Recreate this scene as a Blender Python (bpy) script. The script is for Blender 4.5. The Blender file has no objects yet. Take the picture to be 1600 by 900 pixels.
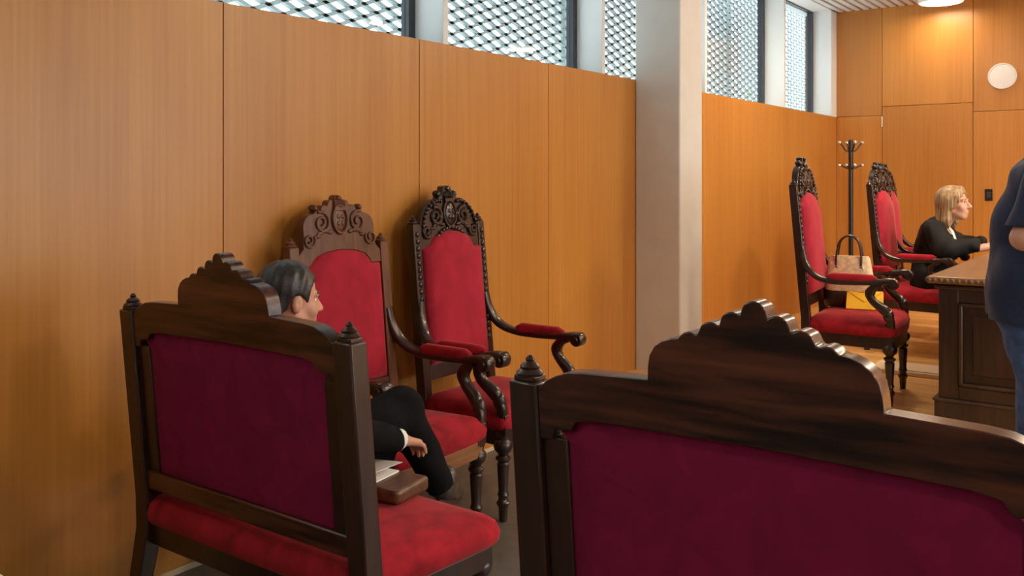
import bpy, bmesh, math, random
import numpy as np
from mathutils import Vector, Matrix

random.seed(7)
R = math.radians
sc = bpy.context.scene
COL = sc.collection

# ------------------------------------------------------------------ camera, sky, lights, exposure
CAM_YAW = 36.31
cam = bpy.data.cameras.new('camera')
cam.sensor_width = 36.0
cam.lens = 36.0 * 1418 / 1600
cam.shift_y = -167 / 1600
cam.clip_start = 0.05
cam_o = bpy.data.objects.new('camera', cam)
cam_o.location = (0, 0, 1.5)
cam_o.rotation_euler = (R(90), 0, R(CAM_YAW))
COL.objects.link(cam_o)
sc.camera = cam_o

SKY = 6.0
world = bpy.data.worlds.new('world')
sc.world = world
world.use_nodes = True
wb = world.node_tree.nodes['Background']
wb.inputs[0].default_value = (0.86, 0.94, 1.0, 1)
wb.inputs[1].default_value = SKY

LAMP_W = 58.0
LAMP_COL = (1.0, 0.80, 0.58)
LAMPS = [(-1.94, 9.97, .12), (0.55, 9.97, .2), (3.0, 9.97, .2), (-1.94, 7.4, .55), (0.55, 7.4, 1), (3.0, 7.4, 1), (0.55, 4.9, 1), (3.0, 4.9, 1), (3.0, 2.4, 1), (1.3, 0.2, .46)]  # only the first lamp shows; the others are unseen, added to brighten the room

sc.view_settings.view_transform = 'Standard'
sc.view_settings.look = 'None'
sc.view_settings.gamma = 1.0
sc.view_settings.use_curve_mapping = False
sc.view_settings.exposure = 0.22

# ------------------------------------------------------------------ dimensions of the room
XW, XE = -3.085, 4.6          # left wall face, right wall face
YB, YF = -3.2, 10.33          # rear wall, far wall
PANEL_H = 2.216               # top of the timber lining on the left wall
CEIL = 3.38
PLAT = 0.177                  # height of the dais
PLAT_Y = 4.32                 # its front edge

# ------------------------------------------------------------------ materials
def new_mat(name):
    m = bpy.data.materials.new(name); m.use_nodes = True
    nt = m.node_tree
    return m, nt, nt.nodes['Principled BSDF']

def setp(b, **kw):
    for k, v in kw.items():
        k = k.replace('_', ' ')
        if k in b.inputs: b.inputs[k].default_value = v

def c4(c): return (c[0], c[1], c[2], 1)

def plain(name, col, rough=0.6, metal=0.0, noise=0.0, nscale=30, bump=0.0, **kw):
    m, nt, b = new_mat(name)
    setp(b, Base_Color=c4(col), Roughness=rough, Metallic=metal, **kw)
    if noise or bump:
        tc = nt.nodes.new('ShaderNodeTexCoord')
        nz = nt.nodes.new('ShaderNodeTexNoise'); nz.inputs['Scale'].default_value = nscale
        nz.inputs['Detail'].default_value = 5
        nt.links.new(tc.outputs['Object'], nz.inputs['Vector'])
        if noise:
            cr = nt.nodes.new('ShaderNodeValToRGB')
            cr.color_ramp.elements[0].position = 0.3; cr.color_ramp.elements[1].position = 0.7
            cr.color_ramp.elements[0].color = c4([x * (1 - noise) for x in col])
            cr.color_ramp.elements[1].color = c4([min(1, x * (1 + noise)) for x in col])
            nt.links.new(nz.outputs['Fac'], cr.inputs['Fac'])
            nt.links.new(cr.outputs['Color'], b.inputs['Base Color'])
        if bump:
            bp = nt.nodes.new('ShaderNodeBump'); bp.inputs['Strength'].default_value = bump
            bp.inputs['Distance'].default_value = 0.004
            nt.links.new(nz.outputs['Fac'], bp.inputs['Height'])
            nt.links.new(bp.outputs['Normal'], b.inputs['Normal'])
    return m

def wood(name, dark, light, axis='Z', fine=60, rough=0.35, stretch=0.03, bands=2.2, band_amt=0.5, rnd=0.0, bump=0.02, coat=0.0, lo=0.33, hi=0.67):
    """veneer: fine grain stretched along one axis plus broad cloudy bands across it"""
    m, nt, b = new_mat(name)
    N = nt.nodes.new; L = nt.links.new
    tc = N('ShaderNodeTexCoord')
    k = {'X': 0, 'Y': 1, 'Z': 2}[axis]
    def mapped(scale, st):
        mp = N('ShaderNodeMapping')
        s = [scale] * 3; s[k] = scale * st
        mp.inputs['Scale'].default_value = s
        L(tc.outputs['Object'], mp.inputs['Vector'])
        if rnd:
            oi = N('ShaderNodeObjectInfo')
            mu = N('ShaderNodeMath'); mu.operation = 'MULTIPLY'; mu.inputs[1].default_value = 40
            L(oi.outputs['Random'], mu.inputs[0])
            cb = N('ShaderNodeCombineXYZ')
            for i in range(3): L(mu.outputs[0], cb.inputs[i])
            L(cb.outputs[0], mp.inputs['Location'])
        return mp
    n1 = N('ShaderNodeTexNoise'); n1.inputs['Scale'].default_value = 1; n1.inputs['Detail'].default_value = 6
    n1.inputs['Distortion'].default_value = 0.3
    L(mapped(fine, stretch).outputs[0], n1.inputs['Vector'])
    n2 = N('ShaderNodeTexNoise'); n2.inputs['Scale'].default_value = 1; n2.inputs['Detail'].default_value = 3
    n2.inputs['Distortion'].default_value = 0.6
    L(mapped(bands, 0.12).outputs[0], n2.inputs['Vector'])
    mx = N('ShaderNodeMix'); mx.data_type = 'FLOAT'
    mx.inputs[0].default_value = band_amt
    L(n1.outputs['Fac'], mx.inputs[2]); L(n2.outputs['Fac'], mx.inputs[3])
    cr = N('ShaderNodeValToRGB')
    cr.color_ramp.elements[0].position = lo; cr.color_ramp.elements[0].color = c4(dark)
    cr.color_ramp.elements[1].position = hi; cr.color_ramp.elements[1].color = c4(light)
    L(mx.outputs[0], cr.inputs['Fac'])
    out = cr.outputs['Color']
    if rnd:
        oi = N('ShaderNodeObjectInfo')
        hv = N('ShaderNodeHueSaturation')
        mr = N('ShaderNodeMapRange'); mr.inputs[3].default_value = 1 - rnd; mr.inputs[4].default_value = 1 + rnd
        L(oi.outputs['Random'], mr.inputs[0]); L(mr.outputs[0], hv.inputs['Value'])
        L(out, hv.inputs['Color']); out = hv.outputs['Color']
    L(out, b.inputs['Base Color'])
    setp(b, Roughness=rough, Coat_Weight=coat, Coat_Roughness=0.15)
    if bump:
        bp = N('ShaderNodeBump'); bp.inputs['Strength'].default_value = bump; bp.inputs['Distance'].default_value = 0.002
        L(n1.outputs['Fac'], bp.inputs['Height']); L(bp.outputs['Normal'], b.inputs['Normal'])
    return m

def velvet(name, col, sheen=0.5, tint=(1, 0.35, 0.35), var=0.35):
    m, nt, b = new_mat(name)
    N = nt.nodes.new; L = nt.links.new
    tc = N('ShaderNodeTexCoord')
    n1 = N('ShaderNodeTexNoise'); n1.inputs['Scale'].default_value = 9; n1.inputs['Detail'].default_value = 4
    n1.inputs['Distortion'].default_value = 1.0
    n2 = N('ShaderNodeTexNoise'); n2.inputs['Scale'].default_value = 420; n2.inputs['Detail'].default_value = 2
    L(tc.outputs['Object'], n1.inputs['Vector']); L(tc.outputs['Object'], n2.inputs['Vector'])
    cr = N('ShaderNodeValToRGB')
    cr.color_ramp.elements[0].position = 0.3; cr.color_ramp.elements[1].position = 0.7
    cr.color_ramp.elements[0].color = c4([x * (1 - var) for x in col]); cr.color_ramp.elements[1].color = c4([x * (1 + var * .5) for x in col])
    L(n1.outputs['Fac'], cr.inputs['Fac']); L(cr.outputs['Color'], b.inputs['Base Color'])
    bp = N('ShaderNodeBump'); bp.inputs['Strength'].default_value = 0.25; bp.inputs['Distance'].default_value = 0.001
    L(n2.outputs['Fac'], bp.inputs['Height']); L(bp.outputs['Normal'], b.inputs['Normal'])
    setp(b, Roughness=0.85, Sheen_Weight=sheen, Sheen_Roughness=0.4, Sheen_Tint=c4(tint), Specular_IOR_Level=0.2)
    return m

def glass(name):
    m = bpy.data.materials.new(name); m.use_nodes = True
    nt = m.node_tree; nt.nodes.clear()
    N = nt.nodes.new; L = nt.links.new
    o = N('ShaderNodeOutputMaterial'); t = N('ShaderNodeBsdfTransparent'); g = N('ShaderNodeBsdfGlossy')
    g.inputs['Roughness'].default_value = 0.02
    t.inputs[0].default_value = (0.93, 0.97, 0.96, 1)
    lw = N('ShaderNodeLayerWeight'); lw.inputs[0].default_value = 0.5
    pw = N('ShaderNodeMath'); pw.operation = 'POWER'; pw.inputs[1].default_value = 5
    f = N('ShaderNodeMapRange'); f.inputs[3].default_value = 0.02; f.inputs[4].default_value = 0.7
    L(lw.outputs['Facing'], pw.inputs[0]); L(pw.outputs[0], f.inputs[0])
    mx = N('ShaderNodeMixShader')
    L(f.outputs[0], mx.inputs[0]); L(t.outputs[0], mx.inputs[1]); L(g.outputs[0], mx.inputs[2]); L(mx.outputs[0], o.inputs[0])
    return m

def emit(name, col, s):
    m, nt, b = new_mat(name)
    setp(b, Base_Color=(0.9, 0.9, 0.88, 1), Emission_Color=c4(col), Emission_Strength=s, Roughness=0.5)
    return m

M = {}
M['veneer'] = wood('veneer', (0.46, 0.175, 0.030), (0.60, 0.265, 0.054), 'Z', fine=55, rough=0.33, stretch=0.02, bands=2.5, band_amt=0.55, rnd=0.05)
M['walnut'] = wood('walnut', (0.010, 0.004, 0.003), (0.165, 0.048, 0.025), 'X', fine=46, rough=0.3, stretch=0.09, bands=9, band_amt=0.5, coat=0.2, lo=0.40, hi=0.66)
M['walnut_v'] = wood('walnut_v', (0.010, 0.005, 0.004), (0.045, 0.017, 0.010), 'Z', fine=40, rough=0.3, stretch=0.08, bands=6, band_amt=0.4, coat=0.2)
M['oak_carved'] = wood('oak_carved', (0.075, 0.027, 0.013), (0.19, 0.072, 0.034), 'Z', fine=45, rough=0.38, stretch=0.1, bands=7, band_amt=0.4)
M['oak_rail'] = wood('oak_rail', (0.15, 0.06, 0.022), (0.3, 0.13, 0.05), 'X', fine=45, rough=0.4, stretch=0.08, bands=7, band_amt=0.4)
M['ebony'] = plain('ebony', (0.022, 0.011, 0.008), 0.28, noise=0.5, nscale=25, Coat_Weight=0.3)
M['red'] = velvet('red', (0.38, 0.012, 0.024), sheen=0.3, var=0.45)
M['red_back'] = velvet('red_back', (0.41, 0.018, 0.040), sheen=0.4, var=0.22)
M['maroon'] = velvet('maroon', (0.23, 0.010, 0.056), sheen=0.10, tint=(0.9, 0.2, 0.4), var=0.2)
M['plaster'] = plain('plaster', (0.66, 0.64, 0.60), 0.6, noise=0.03, nscale=8, bump=0.05)
M['white_paint'] = plain('white_paint', (0.78, 0.80, 0.80), 0.45)
M['dark_frame'] = plain('dark_frame', (0.035, 0.04, 0.05), 0.4)
M['glass'] = glass('glass')
M['lattice'] = plain('lattice', (0.28, 0.33, 0.345), 0.7)
M['post'] = plain('post', (0.33, 0.40, 0.42), 0.6)
M['floor'] = plain('floor', (0.115, 0.098, 0.085), 0.42, noise=0.18, nscale=14, bump=0.03)
M['plank'] = wood('plank', (0.50, 0.24, 0.065), (0.80, 0.47, 0.17), 'X', fine=40, rough=0.3, stretch=0.05, bands=4, band_amt=0.4, rnd=0.14)
M['plank_gap'] = plain('plank_gap', (0.12, 0.05, 0.02), 0.8)
M['ceil'] = plain('ceil', (0.03, 0.025, 0.02), 0.9)
M['slat'] = plain('slat', (0.70, 0.71, 0.72), 0.5)
M['skirt'] = plain('skirt', (0.72, 0.56, 0.36), 0.4)
M['wall_plain'] = plain('wall_plain', (0.62, 0.58, 0.52), 0.8, noise=0.03)
M['white'] = plain('white', (0.82, 0.81, 0.79), 0.5)
M['paper'] = plain('paper', (0.85, 0.84, 0.82), 0.8)
M['black_metal'] = plain('black_metal', (0.012, 0.011, 0.011), 0.35)
M['chrome'] = plain('chrome', (0.75, 0.74, 0.72), 0.2, metal=0.9)
M['brass'] = plain('brass', (0.75, 0.7, 0.6), 0.3, metal=0.8)
M['lamp_glow'] = emit('lamp_glow', (1.0, 0.86, 0.66), 3.0)
M['skin'] = plain('skin', (0.60, 0.30, 0.20), 0.5, noise=0.06, nscale=40, Subsurface_Weight=0.08, Subsurface_Radius=(0.02, 0.008, 0.004))
M['skin_pale'] = plain('skin_pale', (0.66, 0.35, 0.24), 0.5, noise=0.06, nscale=40, Subsurface_Weight=0.08, Subsurface_Radius=(0.02, 0.008, 0.004))
M['lips'] = plain('lips', (0.42, 0.10, 0.08), 0.4)
M['eye'] = plain('eye', (0.75, 0.72, 0.70), 0.2)
M['iris'] = plain('iris', (0.03, 0.02, 0.015), 0.2)
M['hair_black'] = wood('hair_black', (0.006, 0.006, 0.007), (0.035, 0.033, 0.034), 'Y', fine=140, rough=0.4, stretch=0.12, bands=20, band_amt=0.3, bump=0.5)
M['hair_blonde'] = wood('hair_blonde', (0.13, 0.068, 0.03), (0.52, 0.34, 0.17), 'Z', fine=110, rough=0.42, stretch=0.1, bands=30, band_amt=0.5, bump=0.6)
M['suit'] = plain('suit', (0.0045, 0.0045, 0.006), 0.9, noise=0.3, nscale=60, bump=0.1, Specular_IOR_Level=0.15)
M['robe'] = plain('robe', (0.006, 0.0055, 0.0055), 0.75, noise=0.3, nscale=25, bump=0.2, Specular_IOR_Level=0.3)
M['navy'] = plain('navy', (0.010, 0.022, 0.062), 0.85, noise=0.2, nscale=60, bump=0.1, Sheen_Weight=0.15)
M['denim'] = plain('denim', (0.055, 0.115, 0.26), 0.85, noise=0.45, nscale=18, bump=0.2)
M['shoe_brown'] = plain('shoe_brown', (0.045, 0.032, 0.024), 0.35, noise=0.2)
M['leather'] = plain('leather', (0.12, 0.05, 0.025), 0.35, noise=0.35, nscale=30, bump=0.15)
M['dark_leather'] = plain('dark_leather', (0.035, 0.014, 0.010), 0.35, noise=0.3, nscale=30)
M['cream'] = plain('cream', (0.72, 0.50, 0.30), 0.5, noise=0.25, nscale=40, bump=0.15)
M['yellow'] = plain('yellow', (0.85, 0.48, 0.02), 0.6)
M['desk_top'] = wood('desk_top', (0.13, 0.06, 0.025), (0.27, 0.14, 0.06), 'Y', fine=30, rough=0.3, stretch=0.08, bands=4, band_amt=0.4)
M['desk'] = wood('desk', (0.018, 0.009, 0.005), (0.06, 0.028, 0.014), 'Z', fine=36, rough=0.3, stretch=0.08, bands=6, band_amt=0.4, coat=0.15)
M['gilt'] = plain('gilt', (0.15, 0.085, 0.04), 0.4, noise=0.3, nscale=50)
M['leaf'] = plain('leaf', (0.34, 0.52, 0.12), 0.7, noise=0.5, nscale=3)
M['bark'] = plain('bark', (0.12, 0.08, 0.05), 0.9, noise=0.4, nscale=20)
M['render_wall'] = plain('render_wall', (0.85, 0.62, 0.38), 0.8, noise=0.08, nscale=3)
M['ground'] = plain('ground', (0.66, 0.65, 0.62), 0.9, noise=0.1)

# ------------------------------------------------------------------ mesh helpers
class MB:
    def __init__(s): s.v = []; s.f = []
    def add(s, verts, faces):
        o = len(s.v); s.v += [tuple(p) for p in verts]; s.f += [tuple(i + o for i in f) for f in faces]; return s
    def box(s, x0, x1, y0, y1, z0, z1):
        return s.add([(x0,y0,z0),(x1,y0,z0),(x1,y1,z0),(x0,y1,z0),(x0,y0,z1),(x1,y0,z1),(x1,y1,z1),(x0,y1,z1)],
                     [(0,3,2,1),(4,5,6,7),(0,1,5,4),(1,2,6,5),(2,3,7,6),(3,0,4,7)])
    def hexa(s, a, b):
        """two quads (lists of four points), lofted"""
        return s.add(list(a) + list(b), [(3,2,1,0),(4,5,6,7),(0,1,5,4),(1,2,6,5),(2,3,7,6),(3,0,4,7)])
    def prism(s, poly, y0, y1):
        """polygon in (x,z), extruded along y"""
        n = len(poly)
        v = [(x, y0, z) for x, z in poly] + [(x, y1, z) for x, z in poly]
        f = [tuple(range(n)), tuple(range(2*n-1, n-1, -1))]
        f += [(i, i + n, (i+1) % n + n, (i+1) % n) for i in range(n)]
        return s.add(v, f)
    def lathe(s, prof, cx=0, cy=0, n=16, axis='z'):
        """prof: list of (radius, height)"""
        v = []; f = []
        for r, h in prof:
            for i in range(n):
                a = 2 * math.pi * i / n
                v.append((cx + r * math.cos(a), cy + r * math.sin(a), h))
        m = len(prof)
        for j in range(m - 1):
            for i in range(n):
                k = (i + 1) % n
                f.append((j*n+i, j*n+k, (j+1)*n+k, (j+1)*n+i))
        f.append(tuple(range(n-1, -1, -1))); f.append(tuple((m-1)*n + i for i in range(n)))
        return s.add(v, f)
    def sweep(s, path, size, side=(1,0,0), n=10, power=2.0):
        """tube along path; size = list of (half width along side, half thickness) per point"""
        path = [Vector(p) for p in path]; side = Vector(side).normalized()
        v = []; f = []
        m = len(path)
        for j, p in enumerate(path):
            t = (path[min(j+1, m-1)] - path[max(j-1, 0)]).normalized()
            sd = (side - t * side.dot(t)).normalized()
            nn = t.cross(sd)
            w, h = size[j] if isinstance(size, list) else size
            for i in range(n):
                a = 2 * math.pi * (i + .5) / n
                ca, sa = math.cos(a), math.sin(a)
                ca = math.copysign(abs(ca) ** (2 / power), ca); sa = math.copysign(abs(sa) ** (2 / power), sa)
                v.append(p + sd * (w * ca) + nn * (h * sa))
        for j in range(m - 1):
            for i in range(n):
                k = (i + 1) % n
                f.append((j*n+i, j*n+k, (j+1)*n+k, (j+1)*n+i))
        f.append(tuple(range(n-1, -1, -1))); f.append(tuple((m-1)*n + i for i in range(n)))
        return s.add(v, f)
    def ball(s, c, r, n=10, m=7):
        if not isinstance(r, (tuple, list)): r = (r, r, r)
        v = [(c[0], c[1], c[2] - r[2])]
        for j in range(1, m):
            b = math.pi * j / m - math.pi / 2
            for i in range(n):
                a = 2 * math.pi * i / n
                v.append((c[0] + r[0]*math.cos(b)*math.cos(a), c[1] + r[1]*math.cos(b)*math.sin(a), c[2] + r[2]*math.sin(b)))
        v.append((c[0], c[1], c[2] + r[2]))
        f = []
        for i in range(n): f.append((0, 1 + (i+1) % n, 1 + i))
        for j in range(m - 2):
            for i in range(n):
                k = (i+1) % n
                f.append((1+j*n+i, 1+j*n+k, 1+(j+1)*n+k, 1+(j+1)*n+i))
        e = len(v) - 1
        for i in range(n): f.append((e, 1+(m-2)*n+i, 1+(m-2)*n+(i+1) % n))
        return s.add(v, f)
    def rings(s, rings, cap_lo=True, cap_hi=True):
        """loft of closed rings with the same point count"""
        n = len(rings[0]); v = [p for r in rings for p in r]; f = []
        for j in range(len(rings) - 1):
            for i in range(n):
                k = (i+1) % n
                f.append((j*n+i, j*n+k, (j+1)*n+k, (j+1)*n+i))
        if cap_lo: f.append(tuple(range(n-1, -1, -1)))
        if cap_hi: f.append(tuple((len(rings)-1)*n + i for i in range(n)))
        return s.add(v, f)
    def mesh(s, name, mat, smooth=False):
        me = bpy.data.meshes.new(name)
        me.from_pydata(s.v, [], s.f); me.update()
        bm = bmesh.new(); bm.from_mesh(me)
        bmesh.ops.recalc_face_normals(bm, faces=bm.faces)
        bm.to_mesh(me); bm.free()
        if mat: me.materials.append(M[mat] if isinstance(mat, str) else mat)
        if smooth: me.polygons.foreach_set('use_smooth', [True] * len(me.polygons))
        return me
    def build(s, name, mat, parent=None, smooth=False, bevel=0, loc=None, seg=2):
        o = bpy.data.objects.new(name, s.mesh(name, mat, smooth or bevel > 0))
        COL.objects.link(o)
        if parent: o.parent = parent
        if loc: o.location = loc
        if bevel:
            b = o.modifiers.new('bevel', 'BEVEL'); b.width = bevel; b.segments = seg
            b.limit_method = 'ANGLE'; b.angle_limit = R(35)
            b.harden_normals = False
        if smooth or bevel:
            try: o.data.set_sharp_from_angle(angle=R(42))
            except Exception: pass
        return o

def B(*a): return MB().box(*a)

def smooth_path(pts, n=6):
    """Catmull-Rom through points (tuples of any length)"""
    P = [np.array(p, float) for p in pts]
    P = [2*P[0]-P[1]] + P + [2*P[-1]-P[-2]]
    out = []
    for i in range(1, len(P) - 2):
        for k in range(n):
            t = k / n
            a, b, c, d = P[i-1], P[i], P[i+1], P[i+2]
            out.append(tuple(0.5*((2*b) + (c-a)*t + (2*a-5*b+4*c-d)*t*t + (3*b-a-3*c+d)*t**3)))
    out.append(tuple(P[-2]))
    return out

def tag(o, label=None, cat=None, group=None, kind=None):
    if label: o['label'] = label
    if cat: o['category'] = cat
    if group: o['group'] = group
    if kind: o['kind'] = kind
    return o

def empty(name, loc=(0,0,0), rz=0):
    o = bpy.data.objects.new(name, None); COL.objects.link(o)
    o.empty_display_size = 0.1
    o.location = loc; o.rotation_euler = (0, 0, rz)
    return o

def copy_tree(o, parent=None):
    c = o.copy(); COL.objects.link(c); c.parent = parent
    for ch in list(o.children): copy_tree(ch, c)
    return c

def struct(name, mb, mat, parent=None, **kw):
    o = mb.build(name, mat, parent, **kw)
    if parent is None: o['kind'] = 'structure'
    return o

# ------------------------------------------------------------------ room shell
fl = struct('floor', B(XW - .4, XE + .4, YB - .4, PLAT_Y, -0.12, 0), 'floor')

# dais with individual boards
dais = struct('floor_dais', B(XW, XE, PLAT_Y, YF, -0.12, PLAT - 0.014), 'plank_gap')
PW, PL = 0.135, 1.28
plank_me = B(0.0015, PL - 0.0015, 0.001, PW - 0.001, PLAT - 0.014, PLAT).mesh('plank', 'plank')
row = 0
y = PLAT_Y
while y + PW <= YF + 0.01:
    off = (row * 0.47) % PL
    x = XW - off
    while x < XE:
        x0, x1 = max(x, XW), min(x + PL, XE)
        if x1 - x0 > 0.05:
            if x0 == x and x1 == x + PL:
                me = plank_me
            else:
                me = B(0.0015, x1 - x0 - 0.0015, 0.001, PW - 0.001, PLAT - 0.014, PLAT).mesh('plank', 'plank')
            o = bpy.data.objects.new('plank', me); COL.objects.link(o); o.parent = dais
            o.location = (x0, y, 0)
        x += PL
    y += PW; row += 1
B(XW, XE, PLAT_Y - 0.012, PLAT_Y, 0.0, PLAT).build('riser', 'plank', dais)

# left wall: core, timber lining panels with open joints, light skirting strip
wl = struct('wall_left', B(XW - 0.36, XW - 0.022, YB, YF, 0, PANEL_H - 0.002), 'plank_gap')
seams = [YB, -1.25, -0.085, 1.08, 2.245, 3.41, 4.572, 5.80, YF]
for a, b_ in zip(seams[:-1], seams[1:]):
    z0 = PLAT + 0.03 if a > 5 else 0.02
    B(XW - 0.022, XW, a + 0.002, b_ - 0.002, 0.022, PANEL_H).build('panel', 'veneer', wl, bevel=0.0015, seg=1)
B(XW, XW + 0.006, YB, PLAT_Y, 0.0, 0.022).build('skirting', 'skirt', wl)
B(XW - 0.375, XW - 0.36, YB, YF, -3.0, PANEL_H).build('bounce_cladding', 'white_paint', wl)  # unseen white outer face, added to bounce daylight onto the mesh screen
B(XW - 0.36, XW - 0.022, YB, YF, PANEL_H - 0.002, PANEL_H + 0.004).build('window_sill', 'white_paint', wl)

# white fins between the clerestory windows
fins = [-2.88, -1.26, 0.36, 1.98, 3.593, 5.208, 6.83, 8.655]
for i, fy in enumerate(fins):
    o = struct('trim_%d' % (i + 1), B(XW - 0.195, XW, fy, fy + 0.042, PANEL_H - 0.002, CEIL + 0.02), 'white_paint', bevel=0.002)
struct('trim_9', B(XW - 0.195, XW, 10.13, YF, PANEL_H - 0.002, CEIL + 0.02).box(XW - 0.001, XW + 0.004, 10.145, 10.15, PANEL_H, CEIL), 'white_paint')
ends = fins + [10.13]
prev = YB
for i, fy in enumerate(ends):
    a = prev + (0.0 if i == 0 else 0.0); b_ = fy
    if b_ - a < 0.2: prev = fy + 0.042; continue
    w = empty('window_%d' % (i + 1), (XW - 0.22, (a + b_) / 2, PANEL_H)); w['kind'] = 'structure'
    h = (b_ - a) / 2; zt = CEIL - PANEL_H
    fr = MB()
    fr.box(-0.03, 0.024, h - 0.05, h, 0, zt).box(-0.03, 0.024, -h, -h + 0.05, 0, zt)
    fr.box(-0.03, 0.024, -h + 0.05, h - 0.05, 0, 0.03).box(-0.03, 0.024, -h + 0.05, h - 0.05, zt - 0.012, zt)
    fr.build('window_frame', 'dark_frame', w)
    B(-0.006, 0.0, -h + 0.05, h - 0.05, 0.03, zt - 0.012).build('window_pane', 'glass', w)
    prev = fy + 0.042
struct('trim_10', B(XW - 0.36, XW, YB, YF, CEIL, CEIL + 0.05), 'white_paint')   # window head

# column
col = struct('column', B(XW, -2.739, 5.66, 6.02, 0, CEIL + 0.1), 'plaster', bevel=0.012, seg=3)
tag(col, kind='structure')

# far wall: panels and the flush door
wf = struct('wall_far', B(XW - 0.36, XE + .3, YF + 0.022, YF + 0.3, 0, CEIL + 0.15), 'plank_gap')
def fpanel(x0, x1, z0, z1): B(x0 + 0.002, x1 - 0.002, YF, YF + 0.022, z0 + 0.002, z1 - 0.002).build('panel', 'veneer', wf, bevel=0.0015, seg=1)
fpanel(XW, -2.60, PLAT, 2.214); fpanel(XW, -2.60, 2.214, CEIL + .1)
fpanel(-2.60, -1.706, 2.31, CEIL + .1)
xs = [-1.706, -0.55, 0.62, 1.79, 2.96, XE]
for a, b_ in zip(xs[:-1], xs[1:]):
    fpanel(a, b_, PLAT, 2.214); fpanel(a, b_, 2.214, CEIL + .1)
dr = struct('door_1', B(-2.597, -1.709, YF + 0.001, YF + 0.022, PLAT + 0.004, 2.307), 'veneer', bevel=0.0015, seg=1)
MB().lathe([(0.007, 2.09), (0.007, 2.20)], -2.60, YF - 0.006, 10).build('hinge', 'brass', dr, smooth=True)

# right and rear walls (behind the camera); the right one has tall windows
wr = MB()
RW = [(2.0, 4.0), (4.6, 6.6), (7.2, 9.2)]
zs0, zs1 = 0.95, 2.65
wr.box(XE, XE + .25, YB, YF, 0, zs0).box(XE, XE + .25, YB, YF, zs1, CEIL + .15)
edges = [YB] + [v for w in RW for v in w] + [YF]
for i in range(0, len(edges), 2): wr.box(XE, XE + .25, edges[i], edges[i+1], zs0, zs1)
struct('wall_right', wr, 'wall_plain')
for i, (a, b_) in enumerate(RW):
    w = empty('window_%d' % (i + 20), (XE + 0.12, (a + b_) / 2, zs0)); w['kind'] = 'structure'
    h = (b_ - a) / 2; zt = zs1 - zs0
    MB().box(-.03, .03, -h, -h + .06, 0, zt).box(-.03, .03, h - .06, h, 0, zt).box(-.03, .03, -.03, .03, 0, zt).box(-.03, .03, -h, h, 0, .06).box(-.03, .03, -h, h, zt - .06, zt).build('window_frame', 'dark_frame', w)
    B(-.004, .004, -h + .06, h - .06, .06, zt - .06).build('window_pane', 'glass', w)
struct('wall_rear', B(XW - .36, XE + .25, YB - .25, YB, 0, CEIL + .15), 'wall_plain')

# ceiling: dark void with long metal slats
ce = struct('ceiling', B(XW - .36, XE + .25, YB - .25, YF + .3, CEIL + 0.16, CEIL + 0.3), 'ceil')
slat_me = B(-0.027, 0.027, YB, YF - 0.002, CEIL, CEIL + 0.035).mesh('slat', 'slat')
x = XW + 0.05
while x < XE - 0.03:
    o = bpy.data.objects.new('slat', slat_me); COL.objects.link(o); o.parent = ce; o.location = (x, 0, 0)
    x += 0.092

# ------------------------------------------------------------------ outside: screen, posts, trees, building
def lattice():
    mb = MB(); px, pz = 0.200, 0.075; w = 0.0115
    X = XW - 0.80
    z0 = PANEL_H - 0.05; rows = int(1.65 / pz) + 1
    ny = int((12.6 - (-1.0)) / px)
    for r_ in range(rows * 2):
        for c_ in range(ny):
            ya = -1.0 + c_ * px + (px / 2 if r_ % 2 else 0); za = z0 + r_ * pz / 2
            for dy in (-px / 2, px / 2):
                yb, zb = ya + dy, za + pz / 2
                t = 0.012
                mb.hexa([(X - t, ya, za - w), (X + t, ya, za - w + .006), (X + t, ya, za + w + .006), (X - t, ya, za + w)],
                        [(X - t, yb, zb - w), (X + t, yb, zb - w + .006), (X + t, yb, zb + w + .006), (X - t, yb, zb + w)])
    return mb
o = lattice().build('metal_mesh_screen', 'lattice')
tag(o, 'grey expanded metal mesh screen hung outside the high windows', 'screen', kind='stuff')
for i, (yy, lab) in enumerate([(6.30, 'pale steel post behind the mesh left of the column'), (9.70, 'pale steel post behind the mesh right of the column')]):
    tag(B(-.045, .045, -.06, .06, -3.0, 4.2).box(-.075, .075, -.004, .004, -3.0, 4.2).build('steel_post', 'post', bevel=0.003, loc=(XW - 1.05, yy, 0)), lab, 'post')
struct('ground_outside', B(-40, XW - 0.36, -20, 40, -3.2, -3.0), 'ground')

def tree(loc, h, r, label, seed):
    rd = random.Random(seed)
    t = empty('tree', loc)
    mb = MB(); mb.sweep([(0,0,0), (.05,.03,h*.35), (0,.1,h*.7)], [(.16,.16), (.12,.12), (.05,.05)], n=8)
    mb.build('trunk', 'bark', t, smooth=True)
    lf = MB()
    for i in range(700):
        a = rd.uniform(0, 6.283); u = rd.uniform(-1, 1); q = rd.uniform(.55, 1)
        s_ = math.sqrt(1 - u*u)
        c = Vector((r*q*s_*math.cos(a), r*q*s_*math.sin(a), h*.7 + r*1.2*q*u))
        d1 = Vector((rd.gauss(0,1), rd.gauss(0,1), rd.gauss(0,1))).normalized(); d2 = d1.orthogonal().normalized()
        s_ = rd.uniform(.08, .17)
        lf.add([c - d1*s_, c + d2*s_*.5, c + d1*s_, c - d2*s_*.5], [(0,1,2,3)])
    o = lf.build('foliage', 'leaf', t); o['kind'] = 'stuff'
    tag(t, label, 'tree')
tree((-10.2, 10.4, -3), 7.2, 0.7, 'slim green tree seen through the mesh left of the column', 1)
tree((-12.0, 16.2, -3), 7.0, 1.0, 'green tree seen through the mesh just beside the column', 2)
tree((-8.6, 24.5, -3), 8.0, 1.6, 'yellow green tree seen through the last window by the far wall', 3)
bl = empty('building', (-19, 17, -3))
B(-1.5, 1.5, -3.2, 3.2, 0, 7.6).build('wall', 'render_wall', bl)
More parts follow.
